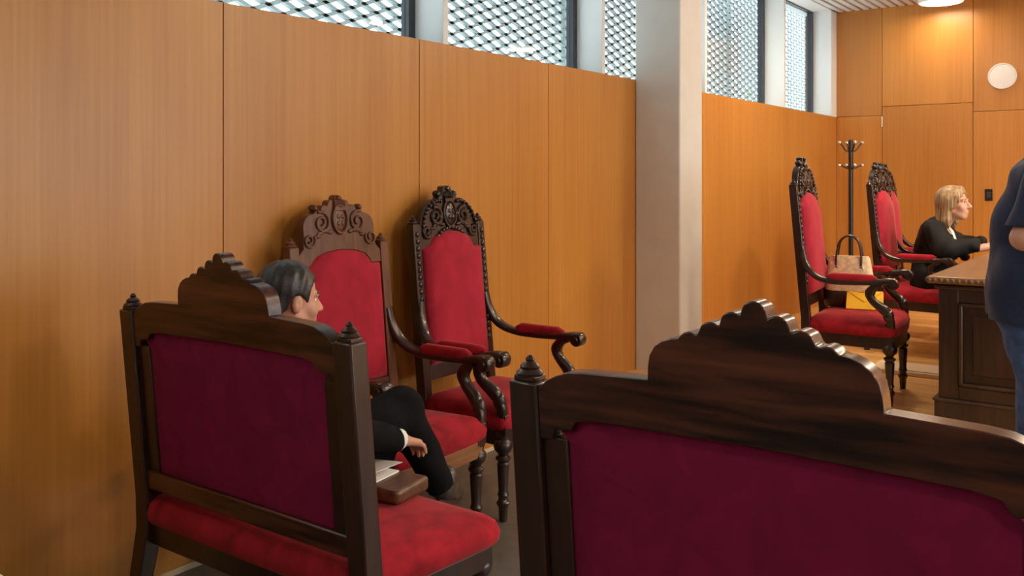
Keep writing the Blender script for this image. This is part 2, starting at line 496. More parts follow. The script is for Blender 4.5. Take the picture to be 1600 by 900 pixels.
B(-1.7, 1.7, -3.4, 3.4, 7.6, 7.8).build('cornice', 'white', bl)
for k in range(3):
    for j in range(2):
        wn = B(1.5, 1.53, -2.4 + k*1.9, -1.5 + k*1.9, 1.4 + j*3, 2.9 + j*3).build('window', 'dark_frame', bl)
        B(1.53, 1.54, -2.35 + k*1.9, -1.55 + k*1.9, 1.45 + j*3, 2.85 + j*3).build('pane', 'glass', wn)
tag(bl, 'ochre rendered building far beyond the mesh screen', 'building')

# ------------------------------------------------------------------ ceiling lamps
def ceiling_lamp(x, y, k, label):
    t = empty('ceiling_lamp', (x, y, CEIL - 0.075))
    MB().lathe([(0.19, 0.075), (0.212, 0.07), (0.215, 0.01), (0.207, 0.0), (0.20, 0.006)], n=40).build('housing', 'white', t, smooth=True)
    MB().lathe([(0.20, 0.006), (0.19, -0.004), (0.10, -0.010), (0.01, -0.012)], n=40).build('diffuser', 'lamp_glow', t, smooth=True)
    L = bpy.data.lights.new('lamp_light', 'AREA'); L.shape = 'DISK'; L.size = 0.4; L.energy = LAMP_W * k; L.color = LAMP_COL
    lo = bpy.data.objects.new('lamp_light', L); COL.objects.link(lo); lo.parent = t; lo.location = (0, 0, -0.03)
    tag(t, label, 'lamp', 'round ceiling lamps')
for i, (x, y, k) in enumerate(LAMPS):
    ceiling_lamp(x, y, k, 'round white glowing ceiling lamp at the top edge above the door' if i == 0 else 'unseen round ceiling lamp added out of the picture to light the room')

# ------------------------------------------------------------------ wall fittings
sp = empty('wall_speaker', (-1.437, YF, 2.56))
def disc(name, prof, mat, par):
    mb = MB().lathe(prof, n=40)
    mb.v = [(x, -z, y) for x, y, z in mb.v]
    return mb.build(name, mat, par, smooth=True)
disc('rim', [(0.13, 0.0), (0.132, 0.018), (0.127, 0.026), (0.119, 0.026), (0.118, 0.02)], 'white', sp)
disc('grille', [(0.118, 0.018), (0.117, 0.022), (0.08, 0.026), (0.01, 0.028)], 'white', sp)
tag(sp, 'round white loudspeaker on the timber far wall', 'speaker')
sw = empty('wall_switch', (-1.56, YF, 1.36))
B(-.035, .035, -.012, 0, -.06, .06).build('plate', 'black_metal', sw, bevel=.003)
B(-.02, .02, -.018, -.012, -.03, .03).build('rocker', 'dark_frame', sw, bevel=.002)
tag(sw, 'small black switch plate on the far wall beside the standing person', 'switch')

# coat stand
cs = empty('coat_stand', (-2.74, 9.66, PLAT))
MB().lathe([(0.024, 0.03), (0.024, 1.735), (0.02, 1.75), (0.006, 1.755)], n=16).build('pole', 'black_metal', cs, smooth=True)
MB().lathe([(0.17, 0), (0.175, 0.01), (0.16, 0.025), (0.03, 0.04), (0.024, 0.06)], n=28).build('base', 'black_metal', cs, smooth=True)
for hz in (1.63, 1.45):
    for k, a in enumerate((CAM_YAW, CAM_YAW + 180, CAM_YAW + 90, CAM_YAW + 270)):
        d = Vector((math.cos(R(a)), math.sin(R(a)), 0))
        lift = 0.07 if hz > 1.5 else 0.015
        p = [Vector((0,0,hz)), d*.05 + Vector((0,0,hz + .01)), d*.09 + Vector((0,0,hz+.02+lift*.6)), d*.118 + Vector((0,0,hz+.02+lift))]
        hk = MB().sweep(smooth_path(p, 4), (.008, .008), side=(0.01,0.02,1) if abs(d.z) < .5 else (1,0,0), n=8).build('hook', 'black_metal', cs, smooth=True)
        MB().ball(p[-1], 0.02).build('knob', 'chrome', hk, smooth=True)
tag(cs, 'black coat stand with silver knobs in the far corner', 'coat stand')

# ------------------------------------------------------------------ chairs
RAKE = 0.095
def rake_y(y, z, z0=0.48): return y - max(0, z - z0) * RAKE

def raked(mb, z0=0.48):
    mb.v = [(x, rake_y(y, z, z0), z) for x, y, z in mb.v]; return mb

_L = [(.122, .092, .020), (.080, .112, .022), (.040, .134, .021), (0, .155, .022)]
def _dz(x):
    z = [.092 + .066*(1 - min(x, .146)/.146)]
    for cx, cz, r in _L:
        if abs(x - cx) < r: z.append(cz + math.sqrt(r*r - (x - cx)**2))
    return max(z)
DOME = [(.205, 0), (.207, .040), (.203, .060), (.192, .078), (.176, .090), (.158, .097), (.143, .099)] + [(.140 - .0035*i, _dz(.140 - .0035*i)) for i in range(1, 40)] + [(0, .177)]
def mirror(pts): return pts + [(-x, z) for x, z in reversed(pts) if x > 1e-6]

def leg_profile(h=0.46):
    return [(.017, 0), (.020, .03), (.021, .065), (.029, .075), (.031, .085), (.022, .095), (.021, .11), (.027, .118), (.023, .128), (.021, .14), (.026, .22), (.028, .255), (.022, .262), (.034, .275), (.034, .283), (.021, .292), (.024, .30), (.040, .318), (.044, .335), (.040, .352), (.024, .366), (.022, .372), (.033, .38), (.033, .39)]

def rr_outline(w_back, w_front, y0, y1, r=0.03, n=4, bow=0.0):
    """rounded trapezoid (list of (x,y)), counter-clockwise"""
    cs_ = [(-w_back, y0, 180), (w_back, y0, 270), (w_front, y1, 0), (-w_front, y1, 90)]
    out = []
    for (cx, cy, a0) in cs_:
        sx = 1 if cx > 0 else -1; sy = 1 if cy == y1 else -1
        ox, oy = cx - sx * r, cy - sy * r
        for i in range(n + 1):
            a = R(a0 + 90 * i / n)
            out.append((ox + r*math.cos(a), oy + r*math.sin(a)))
        if a0 == 0 and bow:
            for t in (.2, .4, .6, .8):
                out.append((w_front - r - t*2*(w_front - r), y1 + bow * math.sin(math.pi*t)))
        elif a0 == 270 or a0 == 90:
            pass
    return out

def cushion(out, levels):
    """levels: (inset scale in metres, z)"""
    cx = sum(p[0] for p in out)/len(out); cy = sum(p[1] for p in out)/len(out)
    wx = max(abs(p[0]-cx) for p in out); wy = max(abs(p[1]-cy) for p in out)
    rings = []
    for ins, z in levels:
        rings.append([(cx + (x-cx)*(1-ins/wx), cy + (y-cy)*(1-ins/wy), z) for x, y in out])
    return MB().rings(rings)

def pad(outline, y0, depth, sign=1, steps=((0, 0), (.0, .35), (.012, .7), (.035, .9), (.09, 1.0))):
    """upholstered panel: outline in (x,z), puffed along y"""
    cx = sum(p[0] for p in outline)/len(outline); cz = (max(p[1] for p in outline) + min(p[1] for p in outline))/2
    wx = max(abs(p[0]-cx) for p in outline); wz = max(abs(p[1]-cz) for p in outline)
    rings = [[(cx + (x-cx)*(1-i/wx), y0 + sign*depth*d, cz + (z-cz)*(1-i/wz)) for x, z in outline] for i, d in steps]
    i = .6
    rings.append([(cx + (x-cx)*(1-i), y0 + sign*depth*1.06, cz + (z-cz)*(1-i)) for x, z in outline])
    return MB().rings(rings)

def finial(x, y, z, s=1.0):
    return MB().lathe([(.034*s, z), (.036*s, z+.006*s), (.030*s, z+.012*s), (.024*s, z+.016*s), (.026*s, z+.022*s), (.018*s, z+.030*s), (.010*s, z+.034*s), (.012*s, z+.040*s), (.006*s, z+.048*s), (.001, z+.05*s)], x, y, 14)

def spiral(cx, cz, r0, turns, flip, y, w=.010, start=0.0, n=22):
    """carved volute in the (x,z) plane"""
    p = []; sz = []
    for i in range(n + 1):
        t = i / n
        a = start + turns * 2 * math.pi * t
        r = r0 * (1 - .82 * t)
        p.append((cx + flip * r * math.cos(a), y + .004 * t, cz + r * math.sin(a)))
        k = w * (1 - .45 * t)
        sz.append((k, k))
    return MB().sweep(p, sz, side=(0, 1, 0), n=8)

def make_throne(kind):
    """high-backed armchair, faces local +y. kind 'carved' (dark, pierced ornate crest) or 'plain' (brown, shallow carving)"""
    carved = kind == 'carved'
    t = empty('armchair')
    wd = 'ebony' if carved else 'oak_carved'
    wdv = 'walnut_v' if carved else 'oak_carved'
    hp = 1.295 if carved else 1.225           # top of posts
    xp = .248 if carved else .262             # post centre
    ztop = 1.478 if carved else 1.44
    yb = -.255
    # rear posts with raked legs
    for s in (-1, 1):
        mb = MB()
        a = lambda y, z, w, d: [(s*xp-w, y-d, z), (s*xp+w, y-d, z), (s*xp+w, y+d, z), (s*xp-w, y+d, z)]
        mb.rings([a(yb-.10, 0, .019, .02), a(yb-.05, .16, .021, .022), a(yb, .36, .025, .026), a(yb, .48, .026, .027), a(rake_y(yb, .9), .9, .026, .026), a(rake_y(yb, hp), hp, .025, .024)])
        p = mb.build('post', wdv, t, bevel=.004)
        finial(s*xp, rake_y(yb, hp), hp, .8).build('finial', wd, p, smooth=True)
        if carved:
            bd = MB()
            z = .70
            while z < hp - .03:
                bd.ball((s*xp, rake_y(yb, z) + .026, z), (.014, .008, .015), 8, 5); z += .034
            bd.build('bead_row', wd, p, smooth=True)
    # crest rail
    if carved:
        half = [(.222, hp-.125), (.222, hp-.03), (.215, hp), (.205, hp+.03), (.19, hp+.062), (.165, hp+.09), (.13, hp+.112), (.10, hp+.122), (.075, hp+.118), (.06, hp+.135), (.045, hp+.14), (.036, ztop-.03), (.03, ztop-.006), (.012, ztop)]
        inner = [(-.222, hp-.125), (-.16, hp-.125), (-.15, hp-.10), (-.12, hp-.065), (-.06, hp-.048), (0, hp-.044), (.06, hp-.048), (.12, hp-.065), (.15, hp-.10), (.16, hp-.125)]
    else:
        zb = ztop - .177
        half = [(.236, 1.135), (.236, 1.19), (.222, 1.205), (.21, 1.215)] + [(x, zb + z) for x, z in DOME]
        inner = [(-.236, 1.135), (-.175, 1.135), (-.168, 1.155), (-.14, 1.18), (-.08, 1.197), (0, 1.203), (.08, 1.197), (.14, 1.18), (.168, 1.155), (.175, 1.135)]
    poly = mirror(half) + inner[1:]
    poly = [p for i, p in enumerate(poly) if p != poly[i-1]]
    ycr = yb
    cr = raked(MB().prism(poly, ycr - .02, ycr + .02)).build('crest', wd, t, bevel=.004)
    yf = ycr + .022
    zs_ = (hp + .045) if carved else 1.335     # centre of the oval shield
    sh = MB().ball((0, yf, zs_), (.040, .016, .056) if carved else (.034, .006, .05), 18, 10)
    raked(sh).build('shield', wd, cr, smooth=True)
    ring = [(.046*math.cos(a)*(1 if carved else .9), yf + .004, zs_ + .064*math.sin(a)*(1 if carved else .95)) for a in [2*math.pi*i/28 for i in range(29)]]
    raked(MB().sweep(ring, (.007, .007), side=(0,1,0), n=6)).build('shield_rim', wd, cr, smooth=True)
    arms = MB()
    for dx in (-.012, .012):
        for dz in (-.018, .012): arms.ball((dx, yf + (.015 if carved else .005), zs_ + dz), (.009, .005, .011), 8, 5)
    raked(arms).build('coat_of_arms', wd, cr, smooth=True)
    for s in (-1, 1):
        k = 1.0 if carved else .5
        raked(spiral(s*.105, zs_ - .012, .048, 1.6, s, yf, .011*k + .002, 1.2)).build('scroll', wd, cr, smooth=True)
        raked(spiral(s*.178, zs_ - .085, .034, 1.5, s, yf, .010*k + .002, 2.6)).build('scroll', wd, cr, smooth=True)
        lf = MB()
        for i in range(5):
            a = .2 + i * .5
            lf.ball((s*(.085 + .045*math.cos(a)), yf, zs_ - .075 + .026*math.sin(a)), (.016, .009*k + .003, .010), 8, 5)
        raked(lf).build('leaf_carving', wd, cr, smooth=True)
        if carved:
            bd = MB()
            for i, (x_, z_) in enumerate(smooth_path(half[2:9], 3)):
                if i % 2 == 0: bd.ball((s*(x_ - .012), yf + .003, z_ - .012), (.011, .012, .011), 8, 5)
            for i in range(7):
                bd.ball((s*(.015 + .021*i), yf + .003, hp - .026 - .004*i - .00035*i**3), (.012, .011, .010), 8, 5)
            raked(bd).build('bead_row', wd, cr, smooth=True)
            raked(MB().ball((s*.062, ycr, hp + .142), (.020, .024, .018), 10, 7)).build('rosette', wd, cr, smooth=True)
        else:
            raked(MB().ball((s*.13, ycr, zb + .122), (.017, .026, .015), 10, 7)).build('rosette', wd, cr, smooth=True)
    cw = MB()
    zc = ztop - (.055 if carved else .045)
    for i in range(5):
        a = (i - 2) * .5
        cw.ball((.030*math.sin(a), yf, zc + .010*math.cos(a)), (.009, .014, .02), 8, 5)
    cw.ball((0, yf, ztop - .014), (.014, .014, .013), 8, 6).box(-.034, .034, yf - .008, yf + .012, zc - .022, zc - .008)
    raked(cw).build('crown', wd, cr, smooth=True)
    # back: lower rail, inner stiles, upholstery front and rear
    zl = .60
    raked(B(-xp + .02, xp - .02, yb - .02, yb + .02, zl - .05, zl + .02)).build('lower_rail', wdv, t, bevel=.004)
    xi = xp - .030
    zu = inner[0][1]; zc_ = max(p[1] for p in inner)
    out = [(-xi, zl + .02), (xi, zl + .02), (xi, zu)] + [(x_, z_ + .002) for x_, z_ in reversed(inner[1:-1])] + [(-xi, zu)]
    # densify the straight edges so that the pad stays smooth
    raked(pad(out, yb - .004, .068 if carved else .045)).build('back_upholstery', 'red_back', t, smooth=True)
    raked(pad(out, yb - .006, .012, -1)).build('rear_upholstery', 'maroon', t, smooth=True)
    # seat: rails and cushion
    ol = rr_outline(.262, .305, -.245, .262, .03, 4, .018)
    ol2 = rr_outline(.258, .30, -.24, .257, .03, 4, .018)
    MB().rings([[(x, y, .335) for x, y in ol2], [(x, y, .405) for x, y in ol2]]).build('seat_rail', 'oak_rail' if not carved else wdv, t, bevel=.004)
    cushion(ol, [(.008, .402), (-.006, .42), (-.010, .445), (0, .472), (.03, .497), (.08, .512), (.16, .520), (.22, .522)]).build('seat', 'red', t, smooth=True)
    # front legs, arm supports, arms
    if not carved: wd = wdv = 'walnut_v'
    for s in (-1, 1):
        lx, ly = s*.272, .228
        lg = MB().lathe(leg_profile(), lx, ly, 16)
        lg.build('leg', wd, t, smooth=True)
        B(lx-.029, lx+.029, ly-.029, ly+.034, .385, .475).build('leg_block', wdv, t, bevel=.005)
        xa = s*.312
        pth = smooth_path([(s*.285, .232, .47), (s*.292, .236, .51), (s*.30, .205, .565), (xa, .145, .615), (xa, .125, .66), (xa, .150, .70), (xa, .185, .725)], 5)
        nn = len(pth)
        szs = [(.024, .030 - .008*abs(math.sin(3*math.pi*i/nn))) for i in range(nn)]
        sp_ = MB().sweep(pth, szs, n=12, power=3).build('arm_support', wd, t, smooth=True)
        raked(MB().ball((s*.296, .225, .535), (.028, .032, .040), 12, 8), 9).build('leaf_carving', wd, sp_, smooth=True)
        ap = smooth_path([(s*xp, rake_y(yb, .92) + .015, .925), (s*(xp+.012), -.262, .84), (s*(xp+.035), -.215, .765), (xa, -.13, .727), (xa, 0, .722), (xa, .14, .728), (xa, .215, .735), (xa, .262, .728)], 5)
        nn = len(ap)
        szs = [(.022 + .006*min(1, i/12) + (.006 if i > nn-7 else 0), .018 + (.012*max(0, (i-nn+8)/7) if i > nn-8 else 0)) for i in range(nn)]
        am = MB().sweep(ap, szs, n=12, power=3)
        arm = am.build('arm', wd, t, smooth=True)
        vol = MB().lathe([(.001, -.036), (.014, -.036), (.016, -.030), (.030, -.029), (.034, -.024), (.034, .024), (.030, .029), (.016, .030), (.014, .036), (.001, .036)], n=18)
        vol.v = [(xa + z, .250 + x, .722 + y) for x, y, z in vol.v]
        vol.build('scroll', wd, arm, smooth=True)
        pdp = [(xa, -.12 + .285*i/9, .745) for i in range(10)]
        pds = [(.026 if 0 < i < 9 else .014, .028 if 0 < i < 9 else .012) for i in range(10)]
        MB().sweep(pdp, pds, n=12, power=2.6).build('arm_pad', 'red', arm, smooth=True)
    return t

def make_bench():
    """wide armless settee with a domed, scalloped crest; faces local +y, back posts at y=0"""
    t = empty('settee')
    yb = 0.0; hp = 1.092; xp = .493
    for s in (-1, 1):
        mb = MB()
        a = lambda y, z, w, d: [(s*xp-w, y-d, z), (s*xp+w, y-d, z), (s*xp+w, y+d, z), (s*xp-w, y+d, z)]
        mb.rings([a(yb-.09, 0, .024, .022), a(yb-.04, .18, .027, .025), a(yb, .38, .033, .03), a(yb, .48, .034, .031), a(rake_y(yb, hp), hp, .034, .029)])
        p = mb.build('post', 'walnut_v', t, bevel=.005)
        yt = rake_y(yb, hp)
        f = MB().box(s*xp-.026, s*xp+.026, yt-.022, yt+.022, hp-.002, hp+.012)
        f.build('post_cap', 'walnut_v', p, bevel=.004)
        finial(s*xp, yt, hp + .01, .82).build('finial', 'walnut_v', p, smooth=True)
    half = [(.459, .98), (.459, 1.085), (.452, 1.086), (.438, 1.10), (.415, 1.113), (.385, 1.124), (.35, 1.128), (.209, 1.133)] + [(x, 1.119 + z) for x, z in DOME[1:]]
    inner = [(-.459, .98), (-.43, .98), (-.424, 1.003), (-.385, 1.006), (-.372, 1.026), (-.33, 1.034), (0, 1.040), (.33, 1.034), (.372, 1.026), (.385, 1.006), (.424, 1.003), (.43, .98)]
    poly = mirror(half) + inner[1:]
    cr = raked(MB().prism(poly, yb - .024, yb + .024)).build('crest_rail', 'walnut', t, bevel=.006, seg=3)
    for s in (-1, 1):
        raked(MB().box(s*.43 - .03, s*.43 + .03, yb - .014, yb + .018, .53, .985)).build('stile', 'walnut_v', t, bevel=.004)
    raked(B(-.462, .462, yb - .022, yb + .022, .515, .578)).build('lower_rail', 'walnut', t, bevel=.006)
    out = [(-.405, .572), (.405, .572), (.405, .985)] + [(x, z + .004) for x, z in reversed(inner[2:-2])] + [(-.405, .985)]
    raked(pad(out, yb, .014, -1)).build('rear_upholstery', 'maroon', t, smooth=True)
    raked(pad(out, yb, .05, 1)).build('back_upholstery', 'red_back', t, smooth=True)
    ol = rr_outline(.50, .535, -.022, .53, .035, 5, .0)
    ol2 = rr_outline(.49, .525, -.012, .52, .03, 5, .0)
    MB().rings([[(x, y, .335) for x, y in ol2], [(x, y, .402) for x, y in ol2]]).build('seat_rail', 'walnut_v', t, bevel=.005)
    cushion(ol, [(.008, .40), (-.004, .415), (-.008, .44), (.002, .468), (.025, .486), (.07, .497), (.14, .503), (.24, .505)]).build('seat', 'red', t, smooth=True)
    for s in (-1, 1):
        MB().lathe(leg_profile(), s*.485, .478, 16).build('leg', 'ebony', t, smooth=True)
    return t

GR_T = 'carved high-backed armchairs'
carved0 = make_throne('carved')
carved0.location = (-2.63, 3.475, 0); carved0.rotation_euler = (0, 0, R(-90))
tag(carved0, 'tall dark carved armchair with red velvet against the left wall, nearest the white column', 'armchair', GR_T)
spots = [((-1.62, 5.85, PLAT), -84.5, 'tall carved red armchair holding the handbag, on the wooden dais'),
         ((-1.62, 7.64, PLAT), -90, 'tall carved red armchair in which the person in the black robe sits'),
         ((-1.75, 8.37, PLAT), -90, 'tall carved red armchair farthest back, half hidden behind the robed person')]
for loc, rz, lab in spots:
    o = copy_tree(carved0); o.location = loc; o.rotation_euler = (0, 0, R(rz)); o['label'] = lab
plain0 = make_throne('plain')
plain0.location = (-2.63, 2.74, 0); plain0.rotation_euler = (0, 0, R(-90))
tag(plain0, 'brown armchair with flat domed crest and red velvet, beside the seated person in the suit', 'armchair')
bench = make_bench()
bench.location = (-2.195, 1.675, 0)
tag(bench, 'dark wooden settee with maroon back at left, a person in a suit sitting on it', 'settee', 'dark settees seen from behind')
b2 = copy_tree(bench); b2.location = (-0.583, 1.585, 0)
b2['label'] = 'dark wooden settee with maroon back filling the lower right foreground'

for o_ in list(COL.objects):
    if o_.name.split('.')[0] in ('bead_row', 'leaf_carving', 'crown', 'coat_of_arms'): o_['kind'] = 'stuff'

# ------------------------------------------------------------------ desk
dk = empty('desk', (-1.09, 5.42, PLAT))
DL, DW, DH = 3.4, 0.92, 0.80
B(0, DW, 0, DL, 0, .115).build('plinth', 'desk', dk, bevel=.006)
B(-.008, DW + .008, -.008, DL + .008, .112, .13).build('plinth_moulding', 'desk', dk, bevel=.007)
B(.035, DW - .035, .035, DL - .035, .12, DH - .07).build('body', 'desk', dk)
def endframe(y, sgn):
    for (x0, x1, z0, z1) in ((.02, .12, .13, DH-.06), (DW-.12, DW-.02, .13, DH-.06), (.12, DW-.12, .13, .20), (.12, DW-.12, DH-.14, DH-.06)):
        B(x0, x1, min(y, y+sgn*.02), max(y, y+sgn*.02), z0, z1).build('frame_rail', 'desk', dk, bevel=.004)
    x0, x1, z0, z1 = .12, DW-.12, .20, DH-.14
    ml = MB()
    for (a, b_, c_, d_) in ((x0, x0+.022, z0, z1), (x1-.022, x1, z0, z1), (x0, x1, z0, z0+.022), (x0, x1, z1-.022, z1)):
        ml.box(a, b_, min(y+sgn*.008, y+sgn*.028), max(y+sgn*.008, y+sgn*.028), c_, d_)
    ml.build('moulding', 'desk', dk, bevel=.008)
    B(x0+.07, x1-.07, y + (.004 if sgn > 0 else -.010), y + (.010 if sgn > 0 else -.004), z0+.07, z1-.07).build('raised_panel', 'desk', dk, bevel=.004)
endframe(.035, -1)
for k in range(3):
    x_ = DW - .035
    y0 = .06 + k*1.1; y1 = y0 + 1.04
    B(x_, x_+.015, y0, y0+.09, .13, DH-.06).build('frame_rail', 'desk', dk, bevel=.004)
    B(x_, x_+.015, y1-.09, y1, .13, DH-.06).build('frame_rail', 'desk', dk, bevel=.004)
    B(x_, x_+.015, y0+.09, y1-.09, .13, .2).build('frame_rail', 'desk', dk, bevel=.004)
    B(x_, x_+.015, y0+.09, y1-.09, DH-.14, DH-.06).build('frame_rail', 'desk', dk, bevel=.004)
B(.0, DW, .0, DL, DH-.07, DH-.045).build('cornice', 'desk', dk, bevel=.008)
B(-.035, DW+.035, -.035, DL+.035, DH-.040, DH).build('top', 'desk_top', dk, bevel=.012, seg=3)
gd = MB()
n = int((DW + .07) / .03)
for i in range(n): gd.ball((-.035 + .015 + i*.03, -.034, DH-.020), (.012, .007, .012), 8, 6)
n = int((DL + .07) / .03)
for i in range(n):
    gd.ball((-.034, -.035 + .015 + i*.03, DH-.020), (.007, .012, .012), 8, 6)
gd.build('carved_edge', 'gilt', dk, smooth=True)['kind'] = 'stuff'
tag(dk, 'long dark panelled wooden desk with a carved top edge on the dais', 'desk')

# ------------------------------------------------------------------ implicit-surface figures
class Sdf:
    """smooth union of rounded cones and ellipsoids, turned into one continuous mesh with surface nets"""
    def __init__(s, lo, hi, res):
        s.lo = np.array(lo, float); s.res = res
        s.n = np.ceil((np.array(hi) - s.lo) / res).astype(int) + 1
        s.g = np.full(s.n, 1.0, np.float32)
    def _win(s, a, b):
        i0 = np.clip(np.floor((a - s.lo) / s.res).astype(int), 0, s.n); i1 = np.clip(np.ceil((b - s.lo) / s.res).astype(int) + 1, 0, s.n)
        if np.any(i1 - i0 < 1): return None, None
        ax = [(s.lo[k] + s.res * np.arange(i0[k], i1[k])).astype(np.float32) for k in range(3)]
        P = np.meshgrid(*ax, indexing='ij')
        return (slice(i0[0], i1[0]), slice(i0[1], i1[1]), slice(i0[2], i1[2])), P
    def _mix(s, w, d, k, sub=False):
        g = s.g[w]
        if sub: d = -d; h = np.clip(.5 - .5*(d - g)/k, 0, 1); s.g[w] = g*(1-(1-h)) if False else (g*h + d*(1-h) + k*h*(1-h)); return
        h = np.clip(.5 + .5*(d - g)/k, 0, 1)
        s.g[w] = d*(1-h) + g*h - k*h*(1-h)
    def cone(s, a, b, ra, rb, k=.02, inf=0.0):
        a = np.array(a, float); b = np.array(b, float); ra += inf; rb += inf
        m = max(ra, rb) + .05 + k
        w, P = s._win(np.minimum(a, b) - m, np.maximum(a, b) + m)
        if w is None: return
        ab = b - a; L2 = max(1e-9, ab @ ab)
        t = np.clip(sum((P[i] - a[i]) * ab[i] for i in range(3)) / L2, 0, 1)
        d = np.sqrt(sum((P[i] - a[i] - t*ab[i])**2 for i in range(3))) - (ra + (rb - ra)*t)
        s._mix(w, d, k)
    def ell(s, c, r, k=.02, inf=0.0, rot=None, sub=False):
        c = np.array(c, float); r = np.array(r, float) + inf
        m = max(r) + .05 + k
        w, P = s._win(c - m, c + m)
        if w is None: return
        Q = [P[i] - c[i] for i in range(3)]
        if rot is not None:
            Rm = np.array(rot)
            Q = [sum(Rm[j][i] * Q[j] for j in range(3)) for i in range(3)]
        k0 = np.sqrt(sum((Q[i]/r[i])**2 for i in range(3))) + 1e-6
        k1 = np.sqrt(sum((Q[i]/r[i]**2)**2 for i in range(3))) + 1e-6
        s._mix(w, k0*(k0-1)/k1, k, sub)
    def clip(s, fn):
        """keep where fn(x,y,z) < 0"""
        ax = [(s.lo[k] + s.res * np.arange(s.n[k])).astype(np.float32) for k in range(3)]
        P = np.meshgrid(*ax, indexing='ij')
        s.g = np.maximum(s.g, fn(*P)).astype(np.float32)
    def ripple(s, amp, fn):
        ax = [(s.lo[k] + s.res * np.arange(s.n[k])).astype(np.float32) for k in range(3)]
        P = np.meshgrid(*ax, indexing='ij')
        s.g = (s.g + amp * fn(*P)).astype(np.float32)
    def mesh(s, name, mat):
        g = s.g; inside = g < 0
        c = np.zeros(np.array(g.shape) - 1, np.int8)
        for i in (0, 1):
            for j in (0, 1):
                for k in (0, 1):
                    c += inside[i:i+c.shape[0], j:j+c.shape[1], k:k+c.shape[2]]
        idx = np.argwhere((c > 0) & (c < 8))
        vid = -np.ones(c.shape, np.int64); vid[tuple(idx.T)] = np.arange(len(idx))
        acc = np.zeros((len(idx), 3)); cnt = np.zeros(len(idx))
        corners = [(i, j, k) for i in (0, 1) for j in (0, 1) for k in (0, 1)]
        for a in corners:
            for ax in range(3):
                if a[ax] == 1: continue
                b = list(a); b[ax] = 1
                ga = g[tuple((idx + a).T)]; gb = g[tuple((idx + b).T)]
                m = (ga < 0) != (gb < 0)
                t = np.where(m, ga / np.where(m, ga - gb, 1), 0)
                p = np.array(a)[None, :] + t[:, None] * (np.array(b) - np.array(a))[None, :]
                acc[m] += p[m]; cnt[m] += 1
        V = s.lo + s.res * (idx + acc / np.maximum(cnt, 1)[:, None])
        F = []
        for ax in range(3):
            u, v = [(1, 2), (2, 0), (0, 1)][ax]
            sl0 = [slice(1, -1)] * 3; sl0[ax] = slice(0, -1)
            sl1 = [slice(1, -1)] * 3; sl1[ax] = slice(1, None)
            A = inside[tuple(sl0)]; Bm = inside[tuple(sl1)]
            e = np.argwhere(A != Bm); fl_ = A[tuple(e.T)]
            e = e.copy(); off = np.ones(3, int); off[ax] = 0; e += off
            du = np.zeros(3, int); du[u] = 1; dv = np.zeros(3, int); dv[v] = 1
            q = np.stack([vid[tuple((e - du - dv).T)], vid[tuple((e - dv).T)], vid[tuple(e.T)], vid[tuple((e - du).T)]], 1)
            q[~fl_] = q[~fl_][:, ::-1]
            F.append(q)
        F = np.concatenate(F)
        me = bpy.data.meshes.new(name)
        me.vertices.add(len(V)); me.vertices.foreach_set('co', V.astype(np.float32).ravel())
        me.loops.add(F.size); me.loops.foreach_set('vertex_index', F.astype(np.int32).ravel())
        me.polygons.add(len(F)); me.polygons.foreach_set('loop_start', np.arange(0, F.size, 4, dtype=np.int32))
        me.update(calc_edges=True); me.validate()
        me.polygons.foreach_set('use_smooth', [True] * len(me.polygons))
        me.materials.append(M[mat])
        return me
    def build(s, name, mat, parent, smooth_it=2):
        o = bpy.data.objects.new(name, s.mesh(name, mat)); COL.objects.link(o); o.parent = parent
        if smooth_it:
            md = o.modifiers.new('relax', 'SMOOTH'); md.factor = .5; md.iterations = smooth_it
        return o

def rotz(a):
    c, s_ = math.cos(a), math.sin(a); return np.array([[c, -s_, 0], [s_, c, 0], [0, 0, 1]])
def rotx(a):
    c, s_ = math.cos(a), math.sin(a); return np.array([[1, 0, 0], [0, c, -s_], [0, s_, c]])

